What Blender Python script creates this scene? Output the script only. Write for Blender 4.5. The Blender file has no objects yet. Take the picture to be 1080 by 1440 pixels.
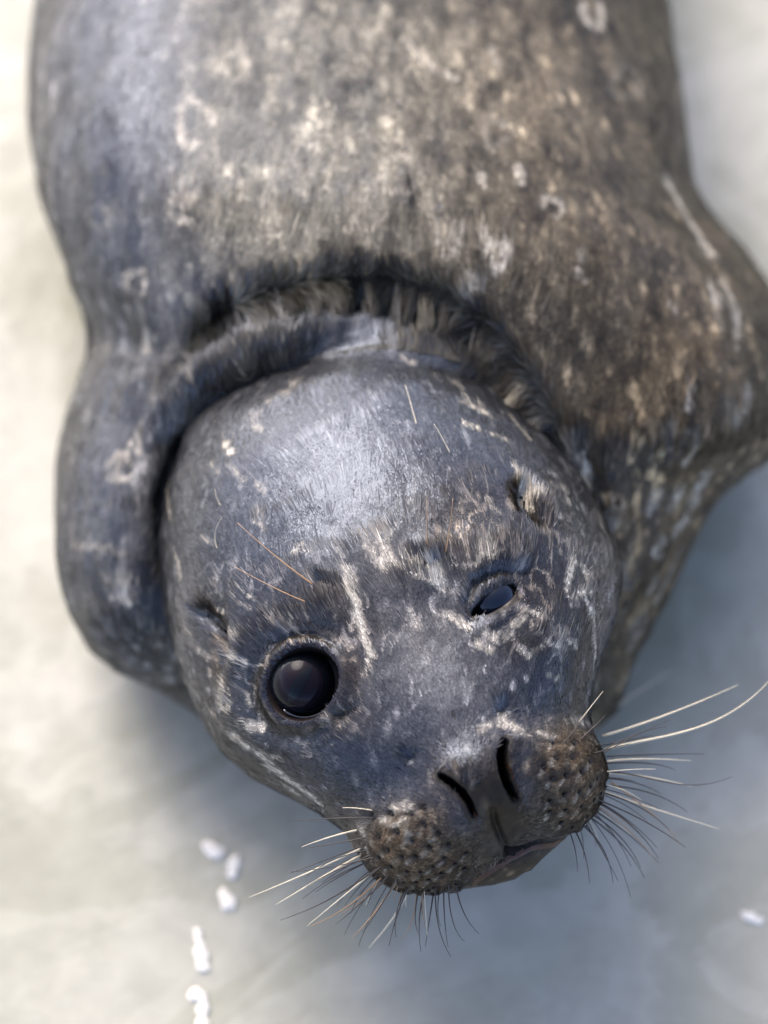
import bpy, bmesh, math, random
import numpy as np
from mathutils import Vector, Matrix

rng = np.random.default_rng(7)
random.seed(7)
scene = bpy.context.scene
COL = scene.collection

# ------------------------------------------------------------------ camera, sky, sun, exposure
E = math.radians(65.0)                 # the camera looks down at 65 degrees
S = 0.00025                            # metres per design unit at the focus distance
D = 4800.0                             # camera distance in design units (1.2 m)
F0 = np.array([0.0, 0.0, 0.18])        # point the camera is aimed at
AX_R = np.array([1.0, 0.0, 0.0])
AX_U = np.array([0.0, math.sin(E), math.cos(E)])
AX_B = np.array([0.0, -math.cos(E), math.sin(E)])

cam_data = bpy.data.cameras.new('camera')
cam = bpy.data.objects.new('camera', cam_data)
COL.objects.link(cam)
cam.location = F0 + AX_B * D * S
cam.rotation_euler = (math.pi / 2 - E, 0, 0)
cam_data.sensor_fit = 'HORIZONTAL'
cam_data.sensor_width = 36.0
cam_data.lens = 36.0 * D / 1080.0
cam_data.clip_start = 0.01
cam_data.clip_end = 400.0
cam_data.dof.use_dof = True
cam_data.dof.focus_distance = D * S - 30 * S
cam_data.dof.aperture_fstop = 5.0
scene.camera = cam

SUN_EL, SUN_AZ = math.radians(40), math.radians(-27)   # azimuth measured from +Y towards +X
world = bpy.data.worlds.new('World')
scene.world = world
world.use_nodes = True
wn = world.node_tree
bg = wn.nodes['Background']
sky = wn.nodes.new('ShaderNodeTexSky')
sky.sky_type = 'NISHITA'
sky.sun_disc = False
sky.sun_elevation = SUN_EL
sky.sun_rotation = SUN_AZ
sky.air_density = 0.3
sky.dust_density = 1.6
sky.ozone_density = 0.0
wn.links.new(sky.outputs['Color'], bg.inputs['Color'])
bg.inputs['Strength'].default_value = 0.15

sun_data = bpy.data.lights.new('sun', 'SUN')
sun = bpy.data.objects.new('sun', sun_data)
COL.objects.link(sun)
sun_data.energy = 0.6
sun_data.angle = math.radians(34)
sun_data.color = (1.0, 0.95, 0.88)
sdir = Vector((math.sin(SUN_AZ) * math.cos(SUN_EL), math.cos(SUN_AZ) * math.cos(SUN_EL), math.sin(SUN_EL)))
sun.rotation_euler = sdir.to_track_quat('Z', 'Y').to_euler()
sun.location = sdir * 5

scene.view_settings.view_transform = 'Standard'
scene.view_settings.look = 'None'
scene.view_settings.gamma = 1.0
scene.view_settings.exposure = 2.4
scene.render.engine = 'CYCLES'

# ------------------------------------------------------------------ design space (x right, y down, w towards the camera) to world
def to_world(P):
    P = np.asarray(P, dtype=np.float64)
    x, y, w = P[..., 0], P[..., 1], P[..., 2]
    k = S * (D - w) / D
    X = (x - 540) * k
    Y = -(y - 720) * k
    Z = w * S
    return F0 + X[..., None] * AX_R + Y[..., None] * AX_U + Z[..., None] * AX_B

CE, SE = math.cos(E), math.sin(E)
def ground_w(y):
    return (-(F0[2] / S) + (y - 720) * CE) / (SE + (y - 720) * CE / D)

# ------------------------------------------------------------------ noise
def _hash(ix, iy, iz, seed):
    h = (ix.astype(np.int64) * 374761393 + iy.astype(np.int64) * 668265263 + iz.astype(np.int64) * 2147483647 + seed * 974634777) & 0xFFFFFFFF
    h = ((h ^ (h >> 13)) * 1274126177) & 0xFFFFFFFF
    h = ((h ^ (h >> 16)) * 2246822519) & 0xFFFFFFFF
    h = h ^ (h >> 15)
    return (h & 0xFFFFFF) / float(0xFFFFFF)

def vnoise(P, seed=0):
    P = np.asarray(P, float)
    I = np.floor(P).astype(np.int64)
    f = P - I
    f = f * f * (3 - 2 * f)
    r = 0
    for dx in (0, 1):
        for dy in (0, 1):
            for dz in (0, 1):
                wgt = (f[..., 0] if dx else 1 - f[..., 0]) * (f[..., 1] if dy else 1 - f[..., 1]) * (f[..., 2] if dz else 1 - f[..., 2])
                r = r + wgt * _hash(I[..., 0] + dx, I[..., 1] + dy, I[..., 2] + dz, seed)
    return r

def fbm(P, seed=0, octv=3):
    r, a, t = 0, 1.0, 0
    for o in range(octv):
        r = r + a * vnoise(np.asarray(P) * 2 ** o, seed + o * 17)
        t += a
        a *= 0.5
    return r / t

def worley(P, seed=0):
    I = np.floor(P).astype(np.int64)
    best = np.full(P.shape[:-1], 9.0)
    bid = np.zeros(P.shape[:-1])
    for dx in (-1, 0, 1):
        for dy in (-1, 0, 1):
            for dz in (-1, 0, 1):
                a, b, c = I[..., 0] + dx, I[..., 1] + dy, I[..., 2] + dz
                q = np.stack([a + _hash(a, b, c, seed), b + _hash(a, b, c, seed + 1), c + _hash(a, b, c, seed + 2)], -1)
                d = np.sqrt(((P - q) ** 2).sum(-1))
                m = d < best
                best = np.where(m, d, best)
                bid = np.where(m, _hash(a, b, c, seed + 3), bid)
    return best, bid

def sstep(a, b, x):
    t = np.clip((x - a) / (b - a), 0, 1)
    return t * t * (3 - 2 * t)

# ------------------------------------------------------------------ the seal's volume
def profile(pts, lo, hi, sig):
    pts = sorted(pts)
    t = np.arange(lo, hi + 1, 1.0)
    v = np.interp(t, [p[0] for p in pts], [p[1] for p in pts])
    if sig > 0:
        k = np.arange(-int(3 * sig), int(3 * sig) + 1)
        g = np.exp(-0.5 * (k / sig) ** 2)
        g /= g.sum()
        v = np.convolve(np.pad(v, len(k) // 2, mode='edge'), g, mode='valid')
    return lambda q: np.interp(q, t, v)

LEFT = profile([(-1700, 430), (-1500, 370), (-1100, 280), (-700, 180), (-300, 90), (0, 52), (100, 38), (180, 38), (280, 58), (380, 95), (460, 119), (500, 118),
                (570, 98), (650, 88), (740, 92), (830, 112), (900, 148), (960, 205), (1000, 270), (1050, 330), (1100, 420)], -2000, 1200, 14)
RIGHT = profile([(-1700, 560), (-1500, 610), (-1100, 700), (-700, 810), (-300, 890), (0, 938), (100, 955), (200, 966), (255, 974), (310, 1000), (370, 1040),
                 (430, 1068), (500, 1083), (570, 1086), (620, 1080), (648, 1058), (668, 1018), (685, 998), (705, 992), (790, 962), (890, 918), (940, 893), (1010, 862), (1060, 800), (1100, 700)], -2000, 1200, 9)
TOPH = profile([(-1700, 90), (-1500, 150), (-1100, 330), (-700, 520), (-300, 680), (0, 760), (200, 785), (320, 782), (390, 752), (450, 712), (520, 672), (600, 640),
                (700, 600), (800, 530), (900, 430), (1000, 300), (1060, 180), (1100, 60)], -2000, 1200, 38)

HW = profile([(560, 0), (612, 30), (622, 100), (640, 135), (665, 167), (690, 188), (725, 220), (757, 240), (786, 258), (830, 275), (884, 292), (950, 304), (1013, 308), (1060, 306),
              (1100, 298), (1150, 272), (1190, 240), (1224, 213), (1263, 191), (1304, 182), (1339, 174), (1375, 145), (1393, 112), (1406, 78), (1414, 48), (1419, 30), (1440, 26)], 500, 1500, 3)
WT = profile([(600, -345), (615, -320), (640, -225), (680, -140), (740, -70), (820, -8), (900, 35), (980, 62), (1060, 80), (1130, 94), (1200, 110), (1260, 122), (1300, 116),
              (1340, 94), (1375, 58), (1400, 22), (1421, -25), (1440, -35)], 500, 1500, 8)
WM = profile([(600, -350), (640, -320), (800, -280), (1000, -215), (1150, -150), (1250, -80), (1320, -55), (1421, -75)], 500, 1500, 15)
WB = profile([(600, -400), (700, -560), (850, -600), (1000, -560), (1150, -430), (1250, -300), (1320, -210), (1400, -150), (1421, -125)], 500, 1500, 15)

E1 = np.array([0.9115, -0.4113])
E2 = np.array([0.4113, 0.9115])
def ab(x, y):
    return 0.9115 * x - 0.4113 * y - 150.0, 0.4113 * x + 0.9115 * y

def head_field(x, y, w):
    a, b = ab(x, y)
    bc = np.clip(b, 606, 1419)
    hw = np.maximum(HW(bc), 6) * (1 + 0.055 * sstep(0, 120, a) * sstep(760, 980, bc) * sstep(1230, 1080, bc))
    wm = WM(bc)
    up = np.maximum(WT(bc) - wm, 8)
    dn = np.maximum(wm - WB(bc), 8)
    hd = np.where(w > wm, up, dn)
    r = np.sqrt(np.abs(a / hw) ** 2.25 + np.abs((w - wm) / hd) ** 2.1 + 1e-9)
    return (r - 1) * np.minimum(np.minimum(hw, hd), 150) + np.abs(b - bc) * np.where(b > 1000, 6.0, 1.2)

def smin(a, b, k):
    h = np.clip(0.5 + 0.5 * (b - a) / k, 0, 1)
    return b + (a - b) * h - k * h * (1 - h)

def smax(a, b, k):
    return -smin(-a, -b, k)

ROLL = np.array([(200, 650, -340, 14), (240, 592, -308, 23), (294, 538, -282, 28), (356, 502, -262, 30), (432, 482, -248, 31), (510, 482, -236, 33), (580, 496, -240, 33), (650, 526, -262, 29), (720, 578, -305, 20)], float)
TRENCH = np.array([(222, 575, 0, 6), (244, 524, 0, 11), (288, 482, 0, 17), (352, 446, 0, 25), (450, 427, 0, 31), (540, 427, 0, 32), (620, 448, 0, 32), (688, 492, 0, 29), (746, 556, 0, 20), (788, 630, 0, 10)], float)
def tube(x, y, w, pts):
    best = np.full(np.shape(x), 1e9)
    for i in range(len(pts) - 1):
        p, q = pts[i], pts[i + 1]
        d = q[:3] - p[:3]
        t = np.clip(((x - p[0]) * d[0] + (y - p[1]) * d[1] + (w - p[2]) * d[2]) / (d @ d), 0, 1)
        r = p[3] + (q[3] - p[3]) * t
        dist = np.sqrt((x - p[0] - t * d[0]) ** 2 + (y - p[1] - t * d[1]) ** 2 + (w - p[2] - t * d[2]) ** 2) - r
        best = np.minimum(best, dist)
    return best

def ell(x, y, z, c, r):
    q = np.sqrt(((x - c[0]) / r[0]) ** 2 + ((y - c[1]) / r[1]) ** 2 + ((z - c[2]) / r[2]) ** 2)
    return (q - 1) * min(r)

def body_field(x, y, w):
    h = w - ground_w(y)
    yc = np.clip(y, -1740, 1100)
    l, r = LEFT(yc), RIGHT(yc)
    c, hw = (l + r) / 2, np.maximum((r - l) / 2, 8)
    top = np.maximum(TOPH(yc), 30)
    hm = top * 0.46
    hd = np.where(h > hm, top - hm, hm + 6)
    q = np.sqrt(np.abs((x - c) / hw) ** 2.3 + np.abs((h - hm) / hd) ** 2.2 + 1e-9)
    d = (q - 1) * np.minimum(np.minimum(hw, hd), 200) + np.abs(y - yc)
    # shoulder blade and fore flipper swelling on both sides
    d = smin(d, ell(x, y, h, (955, 515, 290), (126, 150, 250)), 90)
    d = smin(d, ell(x, y, h, (185, 740, 230), (96, 190, 210)), 50)
    # hind flippers
    d = smin(d, ell(x, y, h, (400, -1790, 40), (90, 150, 45)), 40)
    d = smin(d, ell(x, y, h, (590, -1790, 40), (90, 150, 45)), 40)
    return d

for _q in TRENCH:
    _w = np.arange(0, -900, -1.0)
    _f = body_field(_q[0] + 0 * _w, _q[1] + 0 * _w, _w)
    _q[2] = _w[np.argmax(_f < 0)] + 0.25 * _q[3]

def field(x, y, w, parts=False):
    dh = head_field(x, y, w)
    db = body_field(x, y, w)
    a, b = ab(x, y)
    # the loose neck skin stands off the head in a collar: an open trench round the crown
    t = 12 * sstep(820, 660, b) * (1 - 0.6 * sstep(120, 290, a)) + 6 * sstep(1000, 800, b)
    bc = np.clip(b, 606, 1424)
    lim = sstep(-90, -30, w - WM(bc))
    carve = t - dh
    carve = np.where(lim > 0, carve - (1 - lim) * 200, -500)
    db2 = smax(db, carve, 16)
    db2 = smax(db2, -tube(x, y, w, TRENCH), 9)
    db2 = smin(db2, tube(x, y, w, ROLL), 12)
    out = smin(dh, db2, 6 + 50 * sstep(-10, 110, a) * sstep(780, 700, b))
    if parts:
        return out, dh, db2
    return out

# surface nets on a regular grid
def surface_nets(step):
    xs = np.arange(-40, 1170, step)
    ys = np.arange(-2000, 1470, step)
    hs = np.arange(-40, 900, step)
    X, Y, H = np.meshgrid(xs, ys, hs, indexing='ij')
    V = np.empty(X.shape, np.float32)
    for i in range(0, len(xs), 8):
        sl = slice(i, i + 8)
        V[sl] = field(X[sl], Y[sl], H[sl] + ground_w(Y[sl]))
    inside = V < 0
    nx, ny, nz = V.shape
    cnt = np.zeros((nx - 1, ny - 1, nz - 1), np.float32)
    acc = np.zeros((nx - 1, ny - 1, nz - 1, 3), np.float32)
    corners = [(i, j, k) for i in (0, 1) for j in (0, 1) for k in (0, 1)]
    def sub(A, c):
        return A[c[0]:nx - 1 + c[0], c[1]:ny - 1 + c[1], c[2]:nz - 1 + c[2]]
    for c0 in corners:
        for ax in range(3):
            if c0[ax] == 1:
                continue
            c1 = list(c0); c1[ax] = 1; c1 = tuple(c1)
            va, vb = sub(V, c0), sub(V, c1)
            m = (va < 0) != (vb < 0)
            t = np.where(m, va / np.where(m, va - vb, 1), 0)
            cnt += m
            for k in range(3):
                acc[..., k] += np.where(m, c0[k] + (t if k == ax else 0), 0)
    act = cnt > 0
    idx = np.full(act.shape, -1, np.int64)
    idx[act] = np.arange(act.sum())
    ii = np.argwhere(act)
    loc = acc[act] / cnt[act][:, None] + ii
    P = np.stack([xs[0] + loc[:, 0] * step, ys[0] + loc[:, 1] * step, hs[0] + loc[:, 2] * step], -1)
    P[:, 2] += ground_w(P[:, 1])
    faces = []
    for ax in range(3):
        o1, o2 = (ax + 1) % 3, (ax + 2) % 3
        s0 = [slice(1, -1)] * 3
        s0[ax] = slice(0, -1)
        s1 = list(s0); s1[ax] = slice(1, None)
        A, B = inside[tuple(s0)], inside[tuple(s1)]
        e = np.argwhere(A != B)
        flip = A[tuple(e.T)]
        base = e + 1
        base[:, ax] -= 1
        def g(d1, d2):
            q = base.copy()
            q[:, o1] += d1
            q[:, o2] += d2
            return idx[q[:, 0], q[:, 1], q[:, 2]]
        quad = np.stack([g(-1, -1), g(0, -1), g(0, 0), g(-1, 0)], -1)
        quad[~flip] = quad[~flip][:, ::-1]
        faces.append(quad)
    return P, np.concatenate(faces)

def grad(P, e=1.0):
    x, y, w = P.T
    return np.stack([field(x + e, y, w) - field(x - e, y, w), field(x, y + e, w) - field(x, y - e, w), field(x, y, w + e) - field(x, y, w - e)], -1) / (2 * e)

def project(P, n=4):
    for _ in range(n):
        f = field(*P.T)
        g = grad(P)
        st = -(f / np.maximum((g * g).sum(-1), 0.0008))[:, None] * g
        ln = np.linalg.norm(st, axis=1, keepdims=True)
        P = P + st * np.minimum(1, 5 / np.maximum(ln, 1e-6))
    return P

def top_w(pts, lo=-1000):
    """nearest surface towards the camera at design positions (x, y)"""
    pts = np.asarray(pts, float).reshape(-1, 2)
    ws = np.arange(260, lo, -6.0)
    out = np.full(len(pts), np.nan)
    F = field(pts[:, 0][:, None] + 0 * ws, pts[:, 1][:, None] + 0 * ws, ws[None, :] + 0 * pts[:, :1])
    for i in range(len(pts)):
        j = np.argmax(F[i] < 0)
        if F[i, j] < 0 and j > 0:
            a, b = F[i, j - 1], F[i, j]
            out[i] = ws[j - 1] - 6 * a / (a - b)
    return out

def surf(x, y, dw=0.0):
    w = top_w([(x, y)])[0]
    if np.isnan(w):
        a, b = ab(x, y)
        w = float(WM(b))
    return np.array([x, y, w + dw])

# ------------------------------------------------------------------ relief of the face (depth in design units, along the surface normal)
def seg_dist(x, y, pts):
    best = np.full(np.shape(x), 1e9)
    par = np.zeros(np.shape(x))
    n = len(pts) - 1
    for i in range(n):
        p, q = np.array(pts[i][:2], float), np.array(pts[i + 1][:2], float)
        d = q - p
        t = np.clip(((x - p[0]) * d[0] + (y - p[1]) * d[1]) / (d @ d), 0, 1)
        dd = np.hypot(x - p[0] - t * d[0], y - p[1] - t * d[1])
        m = dd < best
        best = np.where(m, dd, best)
        par = np.where(m, (i + t) / n, par)
    return best, par

EYE_L, EYE_R = (428.0, 962.0), (695.0, 845.0)
NOSTRIL_L = [(621, 1092), (634, 1099), (648, 1110), (658, 1123), (664, 1138)]
NOSTRIL_R = [(707, 1046), (703, 1062), (704, 1082), (709, 1100), (719, 1118)]
MOUTH = [(648, 1256), (668, 1238), (690, 1222), (716, 1200), (745, 1188), (772, 1184), (800, 1172)]
PHILTRUM = [(690, 1132), (694, 1152), (704, 1176), (714, 1197)]
PITS_L = [(230, 338), (358, 315), (500, 305), (590, 362), (672, 405), (740, 475), (620, 485), (512, 445), (420, 412), (290, 452), (360, 520), (450, 548), (535, 540), (635, 600),
          (705, 550), (850, 545), (780, 605), (690, 660), (840, 655), (555, 635), (475, 640), (380, 625), (300, 580), (160, 550), (610, 700), (530, 720), (450, 725), (640, 775),
          (710, 810), (790, 765), (600, 795), (505, 800), (590, 265)]
PITS_R = [(398, 225), (530, 235), (405, 330), (495, 325), (325, 385), (610, 355), (375, 450), (450, 430), (545, 410), (655, 455), (745, 490), (605, 495), (530, 525), (445, 545),
          (690, 545), (365, 590), (640, 580), (555, 615), (460, 640), (370, 660), (700, 650), (450, 735), (610, 690), (525, 770), (620, 760)]
PITS = [(480 + .2037 * a, 1080 + .2037 * b) for a, b in PITS_L] + [(690 + .2037 * a, 1000 + .2037 * b) for a, b in PITS_R]

def rot_uv(x, y, c, deg):
    t = math.radians(deg)
    dx, dy = x - c[0], y - c[1]
    return dx * math.cos(t) + dy * math.sin(t), -dx * math.sin(t) + dy * math.cos(t)

def eye_l_r(x, y):
    u, v = rot_uv(x, y, EYE_L, -55)
    return np.hypot(u / 1.05, v / 0.93)

def eye_r_open(x, y):
    """>0 inside the narrowed right eye, a leaf-shaped slit"""
    u, v = rot_uv(x, y, EYE_R, -33)
    half = 10.5 * np.sqrt(np.clip(1 - (u / 36) ** 2, 0, 1))
    return half - np.abs(v) - np.maximum(np.abs(u) - 36, 0) * 2, u, v

EAR_L = [(288, 868), (301, 884), (313, 905), (321, 935)]
EAR_R = [(735, 697), (742, 716), (752, 734), (765, 752)]

def bump(x, y, c, r, amp):
    if np.isscalar(r):
        r = (r, r)
    return amp * np.exp(-0.5 * (((x - c[0]) / r[0]) ** 2 + ((y - c[1]) / r[1]) ** 2))

def groove(x, y, pts, wid, depth):
    d, t = seg_dist(x, y, pts)
    return -depth * np.exp(-(d / wid) ** 2) * (0.35 + 0.65 * np.sin(np.pi * np.clip(t, 0.06, 0.94)) ** 0.6)

def groove4(x, y, pts, wid, depth):
    d, t = seg_dist(x, y, pts)
    wl = wid * (0.35 + 0.65 * np.sin(np.pi * np.clip(0.1 + 0.85 * t, 0, 1)))
    return -depth * np.exp(-(d / wl) ** 4)

def relief(x, y):
    z = np.zeros(np.shape(x))
    # left eye
    r = eye_l_r(x, y)
    z += 4 * np.exp(-((r - 57) / 8.0) ** 2) - 34 * sstep(52, 42, r) - 6 * np.exp(-((r - 78) / 14) ** 2)
    z += groove(x, y, [(470, 1004), (490, 1008), (508, 998)], 7, 10)
    z += groove(x, y, [(385, 905), (405, 893), (440, 893), (468, 908)], 6, 8)
    # right eye
    o, u, v = eye_r_open(x, y)
    z += -30 * sstep(-3, 5, o)
    z += 8 * np.exp(-((v + 22) / 13) ** 2 - (u / 38) ** 2) + 2 * np.exp(-((v - 24) / 11) ** 2 - (u / 34) ** 2)
    z += groove(x, y, [(664, 872), (658, 848), (668, 822), (700, 806), (738, 808)], 7, 12)
    z += groove(x, y, [(690, 892), (715, 876), (738, 850)], 6, 3)
    z += bump(x, y, (720, 775), (48, 26), 14) + bump(x, y, (745, 885), (40, 25), 8)
    # brows with their hair roots
    z += bump(x, y, (462, 846), 20, 9) + bump(x, y, (608, 793), 22, 11)
    z += groove(x, y, [(448, 828), (466, 829), (478, 836)], 5, 9) + groove(x, y, [(592, 795), (606, 806), (624, 796)], 6, 10)
    # stop between the eyes and the nose bridge
    z += bump(x, y, (575, 880), (60, 50), -10) + bump(x, y, (640, 1000), (45, 70), 8)
    # whisker pads
    z += bump(x, y, (592, 1192), (54, 46), 26) + bump(x, y, (797, 1098), (44, 54), 26)
    z += bump(x, y, (545, 1120), (40, 30), -10) + bump(x, y, (785, 1010), (40, 25), -10)
    # nose
    z += bump(x, y, (682, 1102), (34, 40), 22) + bump(x, y, (640, 1085), 14, 8) + bump(x, y, (725, 1050), 14, 8)
    z += groove4(x, y, NOSTRIL_L, 4.4, 44) + groove4(x, y, NOSTRIL_R, 5.6, 46)
    z += groove(x, y, PHILTRUM, 5.5, 15)
    z += groove(x, y, MOUTH, 5.0, 26)
    z += bump(x, y, (735, 1212), (40, 10), 5)
    # ears
    z += bump(x, y, (300, 918), (16, 34), -14) + groove(x, y, EAR_L, 7, 24) + bump(x, y, (338, 910), (12, 26), 6)
    z += groove(x, y, EAR_R, 7.5, 38) + bump(x, y, (772, 712), (18, 20), 10) + bump(x, y, (730, 735), (14, 20), 5)
    # small scars on the muzzle, whisker pits
    z += bump(x, y, (581, 1066), 6, -8) + bump(x, y, (707, 999), 7, -9)
    for p in PITS:
        z += bump(x, y, p, 4.2, -3.5)
    return z

# ------------------------------------------------------------------ body mesh
P, Q = surface_nets(10.0)
P = project(P, 3)
bm = bmesh.new()
vs = [bm.verts.new(p) for p in P.tolist()]
for q in Q.tolist():
    try:
        bm.faces.new([vs[i] for i in q])
    except ValueError:
        pass
bm.verts.ensure_lookup_table()
for level in range(2):
    C = np.array([v.co[:] for v in bm.verts])
    a, b = ab(C[:, 0], C[:, 1])
    m_head = (np.abs(a) < 325) & (b > 590) & (b < 1450) & (C[:, 2] > WM(np.clip(b, 600, 1424)) - 90)
    m_coll = (np.abs(a) < 360) & (b > 520) & (b < 800) & (C[:, 2] > -470)
    fine = m_head | (m_coll if level == 0 else (m_coll & (b > 560) & (b < 720)))
    bm.verts.index_update()
    ed = [e for e in bm.edges if fine[e.verts[0].index] and fine[e.verts[1].index]]
    bmesh.ops.subdivide_edges(bm, edges=ed, cuts=1, use_grid_fill=True)
    bm.verts.ensure_lookup_table()
    C = project(np.array([v.co[:] for v in bm.verts]), 3)
    for v, c in zip(bm.verts, C):
        v.co = c
bmesh.ops.triangulate(bm, faces=[f for f in bm.faces if len(f.verts) > 4])
bm.verts.index_update()
VP = np.array([v.co[:] for v in bm.verts])           # smooth surface
G = grad(VP)
VN = G / np.maximum(np.linalg.norm(G, axis=1, keepdims=True), 1e-9)
_, dH, dB = field(*VP.T, parts=True)
va, vb = ab(VP[:, 0], VP[:, 1])
on_head = (dH < dB + 2)
front = on_head & (VN[:, 2] > 0.0)
rel = np.where(front, relief(VP[:, 0], VP[:, 1]) * sstep(0.02, 0.25, VN[:, 2]), 0)
# soft folds of skin on the trunk, stronger where it wraps the shoulders
wr = (fbm(VP / np.array([70, 160, 90]), 3, 3) - 0.5) * 16 * (~on_head)
fold = np.zeros(len(VP))
for pts, wd, dp in [([(868, 760), (880, 850), (888, 930)], 12, 16), ([(905, 720), (908, 800), (905, 880)], 16, 10), ([(820, 640), (850, 700), (868, 780)], 10, 14),
                    ([(950, 250), (990, 320), (1020, 390)], 16, 10), ([(110, 470), (160, 480), (220, 500)], 30, 14),
                ]:
    fold += groove(VP[:, 0], VP[:, 1], pts, wd, dp)
rel = rel + wr * sstep(0, 30, dH) + np.where(on_head, 0, fold) * (VN[:, 2] > 0)
rel = rel + (fbm(VP / 26.0, 9, 2) - 0.5) * 2.2
VF = VP + VN * rel[:, None]
WPOS = to_world(VF)
for v, p in zip(bm.verts, WPOS):
    v.co = p
me = bpy.data.meshes.new('body')
bm.to_mesh(me)
bm.free()
me.shade_smooth()

# ------------------------------------------------------------------ the coat: pale rings, flecks and blazes on dark fur
def lin(r, g, b):
    c = np.array([r, g, b], float) / 255
    return np.where(c <= 0.04045, c / 12.92, ((c + 0.055) / 1.055) ** 2.4)

def ring(cx, cy, rx, ry=None, gap=(400, 400), w=5.0, s=0.85, n=14):
    ry = ry or rx
    pts = []
    out = []
    for i in range(n + 1):
        t = 360.0 * i / n
        if gap[0] <= t <= gap[1]:
            if len(pts) > 1:
                out.append((pts, w, s))
            pts = []
            continue
        k = 1 + 0.16 * math.sin(t * 0.05 + cx)
        pts.append((cx + rx * k * math.cos(math.radians(t)), cy + ry * k * math.sin(math.radians(t))))
    if len(pts) > 1:
        out.append((pts, w, s))
    return out

MARKS = []   # (polyline, half width, strength)
for r_ in [ring(272, 175, 24, 30, (20, 70), 6, .75), ring(256, 294, 17, 19, w=6, s=.6), ring(193, 400, 15, 17, w=6, s=.55), ring(142, 308, 14, w=6, s=.3), ring(169, 660, 16, 18, w=6.5, s=.7),
           ring(700, 362, 15, 18, w=7, s=.9), ring(630, 345, 13, 16, (200, 260), 5, .7), ring(835, 16, 13, 22, (230, 320), 6, .9), ring(812, 820, 16, 22, w=5, s=.85),
           ring(775, 296, 14, 16, (60, 180), 5, .6), ring(1024, 440, 14, 42, (60, 130), 6, .75), ring(880, 120, 20, w=5, s=.3), ring(560, 250, 26, w=6, s=.25), ring(430, 225, 20, w=5, s=.25),
           ring(330, 95, 18, (200, 300) and None, w=5, s=.4), ring(140, 880, 12, w=6, s=.2), ring(700, 190, 18, w=5, s=.3)]:
    MARKS += r_
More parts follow.
